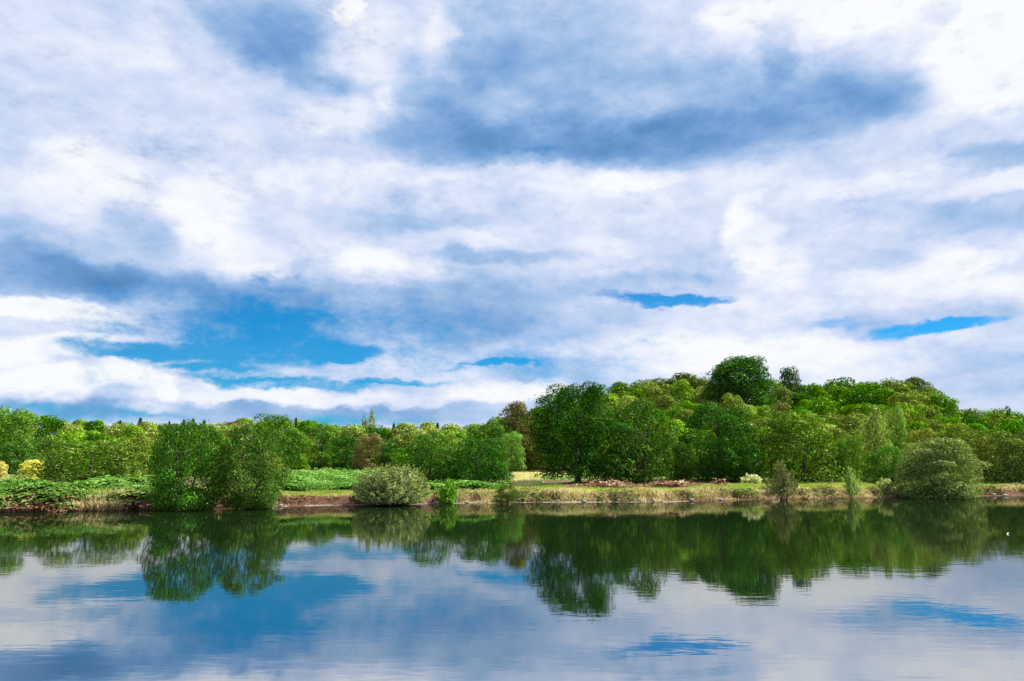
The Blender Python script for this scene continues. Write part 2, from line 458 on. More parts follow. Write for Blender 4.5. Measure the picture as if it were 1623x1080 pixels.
def crown_mesh(name, shape, seed, nleaf, leaf, nlobe, lobe_r=(0.10, 0.20), zmin=0.02, aspect=0.6, fill=0.2, upright=0.0, spiky=0.0, cut=0.0, lowfrac=0.20, surf=0.15):
    rng = np.random.default_rng(seed)
    # lobes: stratified in height, angle random, close to the envelope surface
    h = rng.uniform(zmin + 0.02, 0.96, nlobe)
    low = rng.uniform(size=nlobe) < lowfrac
    h = np.where(low, rng.uniform(zmin, 0.16, nlobe), h)
    R = env_r(shape, h) * 0.5
    irregular = 1 + 0.24 * np.sin(rng.uniform(0, 6.28) + 3 * (ang := rng.uniform(0, 2 * np.pi, nlobe)) + h * 5)
    rad = R * np.sqrt(np.where(low, rng.uniform(0.25, 0.75, nlobe), rng.uniform(surf, 1.0, nlobe))) * irregular
    lr = rng.uniform(*lobe_r, nlobe)
    rad = np.maximum(rad - lr * 0.55, 0)
    C = np.stack([rad * np.cos(ang), rad * np.sin(ang), h * 0.97], -1)
    C[:, 2] = np.minimum(C[:, 2], 1 - lr * 0.55)
    if cut: 
        keep = rng.uniform(size=nlobe) > cut * (C[:, 2] > 0.55); C, lr = C[keep], lr[keep]; nlobe = len(C)
    w = lr ** 2; w /= w.sum()
    n1 = int(nleaf * (1 - fill))
    li = rng.choice(nlobe, n1, p=w)
    dv = rng.normal(size=(n1, 3)); dv /= np.linalg.norm(dv, axis=1)[:, None]
    dv[:, 2] = np.where(rng.uniform(size=n1) < 0.55, np.abs(dv[:, 2]), dv[:, 2])
    rr_ = rng.uniform(0.80, 1.04, n1) + np.abs(rng.normal(0, 0.06, n1))
    rr_ += spiky * 0.6 * (rng.uniform(size=n1) < 0.07) * rng.uniform(0, 1, n1) * (dv[:, 2] > 0.2)
    ell = np.array([1.1, 1.1, 0.78]) if upright == 0 else np.array([0.75, 0.75, 1.35])
    p1 = C[li] + dv * (lr[li] * rr_)[:, None] * ell
    n2 = nleaf - n1
    hh = rng.uniform(zmin, 0.93, n2); rf = env_r(shape, hh) * 0.5 * np.sqrt(rng.uniform(0.2, 0.85, n2)); an = rng.uniform(0, 2 * np.pi, n2)
    p2 = np.stack([rf * np.cos(an), rf * np.sin(an), hh], -1)
    d2 = rng.normal(size=(n2, 3)); d2 /= np.linalg.norm(d2, axis=1)[:, None]
    P = np.concatenate([p1, p2]); D = np.concatenate([dv, d2]); n = len(P)
    P[:, 2] = np.clip(P[:, 2], zmin * 0.5 + rng.uniform(0, 0.03, n), None)
    N = D * 1.5 + rng.normal(size=(n, 3)) * 0.5 + np.array([0, 0, 0.35])
    N /= np.linalg.norm(N, axis=1)[:, None]
    T = np.cross(N, rng.normal(size=(n, 3)) + np.array([0, 0, upright * 3])); T /= np.linalg.norm(T, axis=1)[:, None] + 1e-9
    if upright:
        up = np.tile([0, 0, 1.0], (n, 1)) + D * 0.6; T = up - (up * N).sum(1)[:, None] * N; T /= np.linalg.norm(T, axis=1)[:, None] + 1e-9
    B = np.cross(N, T)
    s = leaf * rng.uniform(0.6, 1.35, n)[:, None]
    V4 = np.stack([P - T * s * 0.5, P + B * s * 0.5 * aspect, P + T * s * 0.5, P - B * s * 0.5 * aspect], 1).reshape(-1, 3)
    fc = np.arange(n * 4).reshape(-1, 4)
    me = np_mesh(name, V4, fc, FOL)
    return me, C

def tube(path, radii, seg=7):
    """vertices, faces of a tapered tube"""
    path = np.asarray(path, float); n = len(path)
    V_, F_ = [], []
    for i in range(n):
        a = path[min(i + 1, n - 1)] - path[max(i - 1, 0)]; a /= np.linalg.norm(a) + 1e-9
        u = np.cross(a, [0.3, 0.9, 0.1]); u /= np.linalg.norm(u); v = np.cross(a, u)
        for k in range(seg):
            th = 2 * np.pi * k / seg
            V_.append(path[i] + radii[i] * (np.cos(th) * u + np.sin(th) * v))
    for i in range(n - 1):
        for k in range(seg):
            F_.append([i * seg + k, i * seg + (k + 1) % seg, (i + 1) * seg + (k + 1) % seg, (i + 1) * seg + k])
    return np.array(V_), np.array(F_)

def trunk_mesh(name, C, seed, r=0.022, stems=1, seg=6, limbs=12, bottom=-0.12):
    rng = np.random.default_rng(seed + 99)
    Vs, Fs, off = [], [], 0
    def add(v, f):
        nonlocal off
        Vs.append(v); Fs.append(f + off); off += len(v)
    tops = []
    for s in range(stems):
        a = rng.uniform(0, 6.28); lean = 0.02 if stems == 1 else 0.16
        b0 = np.array([math.cos(a), math.sin(a), 0]) * (0.0 if stems == 1 else 0.025)
        pts = [b0 + np.array([0, 0, bottom])]
        for k in range(1, 5):
            q = k / 4
            pts.append(b0 + np.array([math.cos(a) * lean * q + rng.normal(0, 0.008), math.sin(a) * lean * q + rng.normal(0, 0.008), q * 0.72]))
        rs = [r * x / math.sqrt(stems) for x in (1.5, 1.0, 0.8, 0.55, 0.25)]
        add(*tube(pts, rs, seg)); tops.append(pts)
    for c in C[rng.permutation(len(C))[:limbs]]:
        pts = tops[rng.integers(len(tops))]
        k = 1 + (c[2] > 0.45) + (c[2] > 0.75)
        c = c * np.array([0.68, 0.68, 0.92]); p0 = pts[k]; mid = (p0 + c) / 2 + np.array([0, 0, -0.02])
        add(*tube([p0, mid, c], [r * 0.45, r * 0.3, r * 0.1], 5))
    return np_mesh(name, np.concatenate(Vs), np.concatenate(Fs), BARK, smooth=True)

def proto(key, **kw):
    tr = kw.pop('trunk', {})
    me, C = crown_mesh('crown_' + key, **kw)
    return me, trunk_mesh('trunk_' + key, C, kw['seed'], **tr)

def spray_mesh(name, seed, nstem, per, leaf, aspect=0.35, shape='dome', start=0.35, bend=0.25, gaps=0.0):
    """shrub of upright stems fanning from the base; leaves held along the stems. Returns crown, stems"""
    rng = np.random.default_rng(seed)
    V_, T_, N_ = [], [], []
    sv, sf, off = [], [], 0
    for i in range(nstem):
        h = rng.uniform(0.12, 1.0) ** 0.8; a = rng.uniform(0, 2 * np.pi)
        R_ = (0 if shape == 'fan' else float(env_r(shape, min(h, 0.985)))) * 0.5 * (rng.uniform(0.25, 1.0) ** 0.5)
        if shape == 'fan':
            R_ = 0.5 * rng.uniform(0.05, 1); h = rng.uniform(0.55, 1.0) * (1 - 0.55 * (R_ * 2) ** 2)
        tip = np.array([R_ * np.cos(a), R_ * np.sin(a), h * rng.uniform(0.93, 1.03)])
        b0 = np.array([0.05 * np.cos(a), 0.05 * np.sin(a), 0.0]) + rng.normal(0, 0.02, 3) * [1, 1, 0]
        c0 = np.array([tip[0] * (0.5 + bend), tip[1] * (0.5 + bend), tip[2] * (0.5 - bend * 0.4)])
        q = rng.uniform(start, 1.0, per) ** 0.8
        P = ((1 - q) ** 2)[:, None] * b0 + (2 * q * (1 - q))[:, None] * c0 + (q ** 2)[:, None] * tip
        T = 2 * (1 - q)[:, None] * (c0 - b0) + 2 * q[:, None] * (tip - c0); T /= np.linalg.norm(T, axis=1)[:, None]
        P = P + rng.normal(0, leaf * 0.9, (per, 3)) * (1.25 - q)[:, None] * [1, 1, 0.7]
        V_.append(P); T_.append(T * 0.9 + rng.normal(0, 0.45, (per, 3)))
        N_.append(rng.normal(size=(per, 3)) + np.array([np.cos(a), np.sin(a), 0.8]))
        if i % 3 == 0:
            v, f = tube([b0, (b0 + 2 * c0 + tip) / 4, tip], [0.010, 0.006, 0.002], 4)
            sv.append(v); sf.append(f + off); off += len(v)
    P = np.concatenate(V_); T = np.concatenate(T_); N = np.concatenate(N_); n = len(P)
    T /= np.linalg.norm(T, axis=1)[:, None]; B = np.cross(N, T); B /= np.linalg.norm(B, axis=1)[:, None] + 1e-9
    P[:, 2] = np.maximum(P[:, 2], 0.01)
    s_ = leaf * rng.uniform(0.6, 1.4, n)[:, None]
    V4 = np.stack([P - T * s_ * .5, P + B * s_ * .5 * aspect, P + T * s_ * .5, P - B * s_ * .5 * aspect], 1).reshape(-1, 3)
    return np_mesh('crown_' + name, V4, np.arange(n * 4).reshape(-1, 4), FOL), np_mesh('stems_' + name, np.concatenate(sv), np.concatenate(sf), BARK, smooth=True)

PR = {}
def fam(key, n, **kw):
    for i in range(n):
        k2 = dict(kw); k2['seed'] = kw['seed'] + i * 17; PR.setdefault(key, []).append(proto(f'{key}_{i}', **k2))

# far small trees
fam('far_round', 4, shape='round', seed=10, nleaf=4500, leaf=0.050, nlobe=26, lobe_r=(0.12, 0.22), trunk=dict(r=0.025, limbs=5))
fam('far_dome', 3, shape='dome', seed=110, nleaf=4500, leaf=0.050, nlobe=30, lobe_r=(0.10, 0.2), trunk=dict(r=0.025, limbs=5))
fam('far_cone', 3, shape='cone', seed=210, nleaf=2200, leaf=0.075, nlobe=34, lobe_r=(0.07, 0.13), trunk=dict(r=0.02, limbs=4), fill=0.35)
fam('far_column', 2, shape='column', seed=310, nleaf=2600, leaf=0.065, nlobe=26, lobe_r=(0.12, 0.2), trunk=dict(r=0.025, limbs=5), upright=0.5)
# middle-distance
fam('mid_round', 3, shape='round', seed=410, nleaf=13000, leaf=0.031, nlobe=50, lobe_r=(0.085, 0.16), surf=0.4, trunk=dict(r=0.028, limbs=10))
fam('mid_dome', 3, shape='dome', seed=510, nleaf=13000, leaf=0.031, nlobe=52, lobe_r=(0.085, 0.16), surf=0.4, trunk=dict(r=0.025, stems=3, limbs=10))
fam('mid_flat', 2, shape='flat', seed=610, nleaf=14000, leaf=0.030, nlobe=58, lobe_r=(0.08, 0.145), surf=0.4, trunk=dict(r=0.025, limbs=10))
fam('mid_column', 2, shape='column', seed=710, nleaf=7000, leaf=0.045, nlobe=40, lobe_r=(0.09, 0.16), trunk=dict(r=0.025, limbs=8), upright=0.5)
fam('mid_vase', 1, shape='vase', seed=760, nleaf=3600, leaf=0.07, nlobe=40, lobe_r=(0.06, 0.12), trunk=dict(r=0.02, stems=6, limbs=14), upright=1.0, spiky=1.0, aspect=0.35)

TREES = []
def tree(name, px, wpx, top, Yd, key, tint, label, cat='tree', group=None, var=None, depth=1.0, base=None, rot=None, meshes=None, sink=0.0):
    """px: centre, wpx: width, top: pixel of its top at distance Yd"""
    x = at(px, 760, Yd)[0]
    g = float(terrain(x, Yd)) if base is None else base
    if base is None: g = max(g, 0.02) - sink - (0.25 if 60 < Yd < 110 and cat == 'tree' else 0)
    ztop = at(px, top, Yd)[2]
    hgt = max(ztop - g, 0.6)
    wid = wpx / F * Yd * CP
    rng = np.random.default_rng(int(px * 7 + Yd * 13 + top))
    root = bpy.data.objects.new(name, None); COL.objects.link(root)
    root.empty_display_size = 0.3
    root.location = (x, Yd, g)
    root.rotation_euler = (0, 0, rot if rot is not None else rng.uniform(0, 6.28))
    root.scale = (wid, wid * depth, hgt)
    mc, mt = meshes if meshes else PR[key][var if var is not None else rng.integers(len(PR[key]))]
    tr = link('trunk', mt, root)
    cr = link('crown', mc, root)
    j = rng.normal(0, 0.05, 3)
    cr.color = (*[max(0.004, c * (1 + q)) for c, q in zip((tint[0] * 1.22, tint[1] * 1.25, tint[2] * 1.1), j)], 1)
    tag(root, label, cat, group)
    TREES.append((px, wpx, top, Yd))
    return root

# tints (albedo)
DK = (0.030, 0.105, 0.006); MG = (0.070, 0.175, 0.010); LG = (0.130, 0.240, 0.025); YG = (0.190, 0.255, 0.055)
OL = (0.120, 0.170, 0.034); WI = (0.200, 0.225, 0.085); RB = (0.19, 0.12, 0.035); PY = (0.300, 0.330, 0.075)
BS = (0.040, 0.085, 0.050)

def unique(key, **kw):
    return proto(key, **kw)

# --- trees and shrubs standing on the shore -------------------------------------------------
m_al1 = unique('alder_left', shape='alder', seed=1001, nleaf=27000, leaf=0.024, nlobe=78, lobe_r=(0.07, 0.13), surf=0.4, trunk=dict(r=0.02, stems=4, limbs=22), fill=0.36, zmin=0.005, spiky=1.1)
m_al2 = unique('alder_right', shape='alder', seed=1002, nleaf=27000, leaf=0.024, nlobe=78, lobe_r=(0.07, 0.13), surf=0.4, trunk=dict(r=0.02, stems=4, limbs=22), fill=0.36, zmin=0.005, spiky=1.1)
m_will = spray_mesh('willow_low', 1003, 420, 62, 0.040, 0.36, 'flat', 0.35)
m_will2 = unique('willow_big', shape='flat', seed=1004, nleaf=36000, leaf=0.030, nlobe=110, lobe_r=(0.06, 0.12), surf=0.3, trunk=dict(r=0.02, stems=5, limbs=24), aspect=0.42, spiky=0.9, fill=0.26, zmin=0.0)
m_oak = unique('big_oak', shape='round', seed=1005, nleaf=38000, leaf=0.020, nlobe=92, lobe_r=(0.06, 0.125), surf=0.45, lowfrac=0.08, trunk=dict(r=0.03, limbs=26), fill=0.2, zmin=0.07, spiky=1.0)
m_oak2 = unique('wide_oak', shape='dome', seed=1006, nleaf=34000, leaf=0.021, nlobe=88, lobe_r=(0.06, 0.125), surf=0.45, trunk=dict(r=0.03, limbs=24), fill=0.2, zmin=0.02, spiky=0.8)
m_dome = unique('hill_dome', shape='dome', seed=1010, nleaf=30000, leaf=0.026, nlobe=110, lobe_r=(0.07, 0.15), trunk=dict(r=0.02, limbs=8), fill=0.35, zmin=0.0, spiky=0.8)
m_spk = spray_mesh('upright', 1007, 70, 46, 0.075, 0.28, 'fan', 0.25, 0.15)
m_young = spray_mesh('young', 1008, 34, 34, 0.10, 0.40, 'fan', 0.2, 0.1)
m_leafy = spray_mesh('leafy', 1009, 60, 40, 0.12, 0.45, 'dome', 0.15, 0.2)

tree('alder_tree', 296, 124, 664, 54.6, None, (0.032, 0.094, 0.013), 'dense dark green tree at the waterline, left one of the touching pair', 'tree', meshes=m_al1, base=0.0)
tree('alder_tree', 400, 120, 672, 56.6, None, (0.048, 0.108, 0.017), 'dark green tree with light yellowish top, right tree of the touching pair at the waterline', 'tree', meshes=m_al2, base=0.0)
tree('willow_bush', 622, 130, 736, 61.0, None, (0.185, 0.225, 0.105), 'low rounded grey-green willow bush overhanging the water at the middle of the shore', 'bush', meshes=m_will, base=-0.02)
tree('willow_bush', 1488, 132, 695, 75.5, None, (0.125, 0.160, 0.060), 'large rounded olive-green willow bush overhanging the water on the right shore', 'bush', meshes=m_will2, base=-0.02)
tree('upright_shrub', 1240, 54, 725, 70.0, None, (0.115, 0.130, 0.055), 'upright brownish-green shrub with spiky twigs on the bank, in front of the dark tree foot', 'shrub', meshes=m_spk)
tree('young_shrub', 1348, 32, 733, 74.0, None, (0.22, 0.31, 0.085), 'thin pale green young shrub on the grassy bank, right of the upright brownish shrub', 'shrub', meshes=m_young)
tree('leafy_shrub', 711, 34, 757, 64.0, None, (0.11, 0.25, 0.03), 'small bright green leafy shrub on the bank just right of the low willow bush', 'shrub', meshes=m_leafy)
tree('low_shrub', 804, 40, 768, 63.2, 'mid_dome', (0.055, 0.085, 0.022), 'small dark green shrub low at the waterline below the yellow field', 'shrub')
tree('cream_bush', 1190, 34, 750, 79.0, None, (0.46, 0.48, 0.32), 'small cream-coloured flowering bush behind the bank, left of the upright brownish shrub', 'bush', meshes=m_leafy)
tree('cream_bush', 1402, 26, 757, 78.0, None, (0.34, 0.37, 0.17), 'small straw-coloured tuft of bush on the bank left of the large right willow', 'bush', meshes=m_leafy)
tree('gorse_bush', 49, 40, 727, 74.0, 'mid_dome', (0.56, 0.50, 0.13), 'bright yellow flowering bush behind the bracken on the far left', 'bush')
tree('gorse_bush', -2, 26, 732, 74.0, 'mid_dome', (0.48, 0.46, 0.14), 'yellow flowering bush cut by the left edge of the photo', 'bush')
tree('gorse_bush', 22, 44, 752, 72.0, 'mid_flat', (0.34, 0.37, 0.17), 'low pale yellowish bush below and between the two yellow flowering bushes', 'bush')

# --- second rank ------------------------------------------------------------------------------
M2 = [
 ('broad_bush', 140, 156, 695, 66.5, 'mid_flat', (0.085, 0.135, 0.025), 'broad rounded dark green bush on the left bank, left of the waterline pair of trees'),
 ('broadleaf_tree', 236, 40, 722, 110, 'mid_round', LG, 'small light green tree just left of the waterline pair of trees'),
 ('broadleaf_tree', 464, 56, 684, 128, 'mid_round', MG, 'mid green tree directly right of the waterline pair of trees'),
 ('broadleaf_tree', 508, 62, 672, 136, 'mid_round', (0.085, 0.165, 0.025), 'tall light-topped green tree behind the bracken, between the tree pair and the reddish-brown tree'),
 ('dark_tree', 548, 54, 688, 132, 'mid_round', (0.022, 0.080, 0.012), 'dark green tree standing left of the reddish-brown tree'),
 ('reddish_tree', 582, 54, 686, 126, 'mid_round', (0.155, 0.138, 0.050), 'reddish-brown tree above the low willow bush'),
 ('broadleaf_tree', 622, 52, 696, 128, 'mid_dome', (0.05, 0.135, 0.02), 'small green tree right behind the top of the low willow bush'),
 ('spreading_tree', 682, 96, 684, 74, 'mid_flat', (0.038, 0.120, 0.016), 'wide spreading dark green tree right of the low willow bush'),
 ('spreading_tree', 757, 92, 690, 74, 'mid_flat', (0.028, 0.095, 0.013), 'very dark green spreading tree left of the yellow field gap'),
 ('broadleaf_tree', 810, 46, 682, 127, 'mid_round', (0.13, 0.26, 0.05), 'light green round tree against the dark big oak, above the yellow field'),
 ('dark_tree', 775, 66, 664, 92, 'mid_round', (0.045, 0.125, 0.02), 'mid green tree rising behind the light green round tree, below the brown-topped tree'),
 ('brown_tree', 815, 80, 640, 134, 'mid_round', (0.110, 0.115, 0.036), 'brownish olive tree rising behind the left edge of the big dark oak'),
 ('big_oak', 917, 150, 606, 79, None, (0.022, 0.078, 0.010), 'biggest darkest green oak in the middle, its crown the tallest near the shore'),
 ('broadleaf_tree', 1012, 124, 632, 82, 'mid_dome', (0.046, 0.104, 0.017), 'olive-green tree with a light sloping top, leaning against the right side of the biggest oak'),
 ('wide_oak', 1142, 136, 636, 88, None, (0.028, 0.085, 0.012), 'wide dark green oak between the biggest oak and the round olive-green tree'),
 ('round_tree', 1268, 134, 648, 86, 'mid_dome', (0.085, 0.150, 0.022), 'round dome-shaped olive-green tree behind the upright brownish shrub'),
 ('broadleaf_tree', 1352, 66, 690, 86, 'mid_dome', (0.070, 0.175, 0.020), 'bright green bushy tree behind the thin young shrub'),
 ('dark_tree', 1078, 58, 700, 86, 'mid_dome', (0.060, 0.125, 0.02), 'low green tree filling the gap between the biggest oak and the wide oak'),
 ('broadleaf_tree', 1412, 66, 706, 84, 'mid_dome', (0.055, 0.155, 0.022), 'low bright green tree touching the left side of the large right willow'),
 ('pale_tree', 1392, 54, 652, 100, 'mid_column', (0.225, 0.270, 0.070), 'pale yellow-green pointed tree on the right, the left one of two'),
 ('pale_tree', 1424, 52, 646, 104, 'mid_column', (0.205, 0.250, 0.065), 'pale yellow-green pointed tree on the right, the right one of two'),
 ('olive_tree', 1530, 96, 674, 88, 'mid_dome', (0.110, 0.140, 0.028), 'broad olive-topped dark tree behind the large right willow'),
 ('olive_tree', 1592, 92, 684, 88, 'mid_dome', (0.075, 0.115, 0.025), 'dark green tree filling the right edge behind the bank'),
 ('olive_tree', 1468, 70, 676, 92, 'mid_dome', (0.150, 0.175, 0.035), 'yellowish olive tree rising just behind the top of the large right willow'),
 ('broadleaf_tree', 1650, 80, 676, 90, 'mid_dome', (0.075, 0.115, 0.025), 'dark tree cut by the right edge of the photo'),
 ('broadleaf_tree', 8, 84, 645, 96, 'mid_round', (0.075, 0.170, 0.022), 'tall bright green tree at the left edge, the highest crown on the left'),
 ('broadleaf_tree', 66, 76, 688, 84, 'mid_round', (0.060, 0.120, 0.022), 'mid green tree above the bright yellow flowering bush'),
 ('broadleaf_tree', 22, 70, 695, 80, 'mid_dome', (0.050, 0.125, 0.02), 'green tree directly behind the yellow flowering bush at the left edge'),
 ('broadleaf_tree', 205, 62, 690, 92, 'mid_column', (0.130, 0.200, 0.035), 'light green tree with upright stems right of the broad left bush'),
 ('broadleaf_tree', 432, 88, 656, 118, 'mid_dome', (0.055, 0.145, 0.022), 'dome-shaped green tree rising behind the top of the waterline pair of trees'),
]
for nm, px, wp, tp, yd, key, tint, lab in M2:
    ms = m_oak if nm == 'big_oak' else m_oak2 if nm == 'wide_oak' else None
    c_ = 'bush' if 'bush' in nm else 'tree'
    tree(nm, px, wp, tp, yd, key, tint, lab, c_, meshes=ms)

# --- skyline characters -----------------------------------------------------------------------
tree('domed_tree', 1182, 122, 565, 250, None, (0.034, 0.110, 0.016), 'highest broad dark dome of foliage on the hilltop skyline', 'tree', meshes=m_dome)
tree('shoulder_tree', 1152, 56, 580, 256, 'far_dome', (0.028, 0.09, 0.016), 'dark tree forming the left shoulder of the highest dome on the skyline', 'tree')
tree('narrow_tree', 1262, 42, 582, 262, 'far_round', (0.030, 0.075, 0.026), 'narrow dark tree standing alone on the skyline right of the highest dome', 'tree')
tree('domed_tree', 1343, 82, 597, 280, 'far_dome', (0.050, 0.115, 0.018), 'low dark dome-shaped tree on the skyline, second dome right of the highest one', 'tree')
tree('skyline_tree', 1462, 64, 601, 285, 'far_round', (0.070, 0.120, 0.02), 'tree with ragged top at the right end of the hilltop skyline before it drops', 'tree')
tree('skyline_tree', 1088, 66, 593, 280, 'far_round', (0.070, 0.115, 0.02), 'peaked tree on the skyline left of the highest dome', 'tree')
tree('skyline_tree', 1048, 74, 598, 284, 'far_dome', (0.075, 0.120, 0.02), 'rounded olive tree on the skyline, two crowns left of the highest dome', 'tree')
tree('skyline_tree', 1606, 26, 643, 250, 'far_dome', DK, 'small dark rounded tree on the skyline near the right edge', 'tree')
tree('bare_topped_tree', 584, 30, 658, 175, 'far_column', (0.20, 0.24, 0.07), 'tall narrow pale green tree poking above the treeline left of centre', 'tree')
for i, (px, tp, wp) in enumerate([(92, 667, 6), (183, 665, 7), (215, 659, 11), (262, 664, 7), (465, 661, 6), (487, 664, 8), (622, 668, 10), (692, 667, 8)]):
    yy = ridgeY(px) - (6 if px < 900 else 30)
    tree('fir_tree', px, wp * 2.1, tp, yy, 'far_cone', BS, 'small dark fir tip poking above the %s treeline' % ('left' if px < 900 else 'hilltop'), 'tree', group='fir tips along the %s skyline' % ('left' if px < 900 else 'hilltop'))
for i, (px, tp, wp) in enumerate([(300, 660, 22), (318, 664, 16), (285, 664, 16)]):  # bluish tint puts distance haze into the crown colour
    tree('spruce_tree', px, wp, tp, 190, 'far_cone', (0.075, 0.115, 0.085), ['bluish grey spruce above the left tree of the waterline pair, tallest of three', 'bluish spruce on the skyline, right one of three above the waterline pair', 'bluish spruce on the skyline, left one of three above the waterline pair'][i], 'tree', group='bluish spruces')

for px, tp, wp, key, tint, lab in [
 (988, 608, 44, 'far_round', MG, 'mid green tree where the hilltop skyline starts behind the biggest oak'),
 (1022, 601, 46, 'far_dome', OL, 'olive tree on the skyline just right of the biggest oak top'),
 (1116, 600, 44, 'far_round', OL, 'olive tree in the notch left of the highest dome on the skyline'),
 (1294, 606, 46, 'far_dome', MG, 'low mid green tree between the lone narrow tree and the low dome'),
 (1386, 602, 48, 'far_dome', MG, 'mid green skyline tree just right of the low dome-shaped tree'),
 (1424, 602, 48, 'far_round', OL, 'olive skyline tree midway between the low dome and the ragged right end'),
 (1490, 616, 36, 'far_round', OL, 'olive tree on the slope where the skyline drops on the right'),
 (1508, 634, 34, 'far_dome', MG, 'green tree at the foot of the skyline drop on the right')]:
    tree('skyline_tree', px, wp * 1.35, tp, 278, key, tint, lab, 'tree')

# --- woodland behind: individual trees in ranks --------------------------------------------------
rng = np.random.default_rng(77)
LM = [(0, 'the left edge'), (140, 'the broad left bush'), (350, 'the waterline tree pair'), (582, 'the reddish-brown tree'),
      (700, 'the spreading dark tree'), (910, 'the biggest oak'), (1142, 'the wide dark oak'), (1268, 'the round olive tree'),
      (1408, 'the pale pointed pair'), (1560, 'the large right willow')]
def fill_row(Yd, p0, p1, hfun, side, hscale=1.0):
    p = p0
    while p < p1:
        hm = hfun(Yd) * (rng.uniform(0.72, 1.22) if Yd < (170 if side == 'L' else 250) else rng.uniform(1.05, 1.3))
        wid = min(hm, hfun(Yd)) * rng.uniform(0.7, 1.25)
        wp = wid / (Yd * CP) * F
        if Yd < 125 and (425 < p < 640 or 205 < p < 250):      # open bracken ground here
            p += wp * 0.5; continue
        y_ = Yd + rng.uniform(-0.5, 0.5) * (10 if Yd > 120 else 5)
        x = at(p, 740, y_)[0]
        g = float(terrain(x, y_))
        ztop = g + hm
        # project the top
        dep = y_ * CP + (ztop - CAMH) * SP; up = -y_ * SP + (ztop - CAMH) * CP
        top = H / 2 - F * up / dep
        sky_lim = np.interp(p, SK_px, SK_py) - 3 + rng.uniform(-3, 4)
        top = max(top, sky_lim)
        if side == 'R':
            q = rng.choice(6, p=[.14, .36, .14, .07, .25, .04])
        else:
            q = rng.choice(6, p=[.08, .22, .26, .26, .15, .03])
        tint = [DK, MG, LG, YG, OL, RB][q]
        cn = ['dark green', 'mid green', 'light green', 'yellow-green', 'olive', 'brown-green'][q]
        if q == 5: tint = (0.125, 0.130, 0.040)
        k = 'far_round' if rng.uniform() < 0.6 else 'far_dome'
        if rng.uniform() < 0.08: k = 'far_column'
        kind = {'far_round': 'round-crowned', 'far_dome': 'low domed', 'far_column': 'narrow upright'}[k]
        sl = np.interp(p, SK_px, SK_py)
        rank = 'on the skyline' if top < sl + 9 else 'high in the wood' if top < sl + 26 else 'halfway up the wood' if top < sl + 52 else 'low in the wood'
        lm = min(LM, key=lambda a: abs(a[0] - p)); rel = 'above' if abs(lm[0] - p) < 18 else 'left of' if p < lm[0] else 'right of'
        if lm[0] == 0: rel = 'near' if p > 0 else 'beyond'
        lab = f'{cn} {kind} tree {rank}, {rel} {lm[1]}'
        grp = f'{cn} woodland trees {rank} by {lm[1]}'
        tree('woodland_tree', p, wp * 1.08, top, y_, k, tint, lab, 'tree', group=grp)
        p += wp * rng.uniform(0.62, 0.82)

hl = lambda Yd: 4.0 + (Yd - 90) / 120 * 5.2
hr = lambda Yd: 6.4 + (Yd - 100) / 185 * 5.2
for Yd in (97, 118, 145, 172, 203): fill_row(Yd, -260, 770, hl, 'L')
for Yd in (108, 132, 160, 190, 222, 255, 284): fill_row(Yd, 790 if Yd > 125 else 990, 1800, hr, 'R')

# ------------------------------------------------------------------ ground cover (nobody could count it)
def strip_blades(name, n, pxr, sr, hr_, wr, mat, label, cat, seed, lean=0.35, ycap=None, clump=0.0, base_off=0.0, drop=None):
    rg = np.random.default_rng(seed)
    p = rg.uniform(*pxr, n); s = rg.uniform(*sr, n)
    Y0 = np.interp(p, WL_px, SHY)
    y = Y0 + s
    x = (p - W / 2) / F * CP * y
    y = shoreY(x) + s; x = (p - W / 2) / F * CP * y
    if clump:
        c = np.sin(x * 1.3 + 0.6 * np.sin(y * 2.1)) * np.sin(y * 1.7 + x * 0.5) + 0.5 * np.sin(x * 3.7 + y)
        k = rg.uniform(-1.3, 1.6, n) < c * clump + (1 - clump)
        x, y, s = x[k], y[k], s[k]; n = len(x)
    z = terrain(x, y) - 0.02 + base_off
    hh = rg.uniform(*hr_, n) * (0.75 + 0.35 * np.sin(x * 0.8 + 2 * np.sin(y)))
    w = rg.uniform(*wr, n); a = rg.uniform(0, 2 * np.pi, n)
    dx, dy = np.cos(a), np.sin(a); b = rg.uniform(0, 2 * np.pi, n); L = rg.uniform(0, lean, n) * hh
    P = np.stack([x, y, z], -1)
    wv_ = np.stack([dx, dy, 0 * dx], -1) * w[:, None]
    tip = P + np.stack([np.cos(b) * L, np.sin(b) * L, hh], -1)
    mid = P + np.stack([np.cos(b) * L * 0.3, np.sin(b) * L * 0.3, hh * 0.55], -1)
    V_ = np.stack([P - wv_, P + wv_, mid + wv_ * 0.8, tip, mid - wv_ * 0.8], 1).reshape(-1, 3)
    me = np_mesh(name, V_, np.arange(n * 5).reshape(-1, 5), mat)
    return tag(link(name, me), label, cat, kind='stuff')

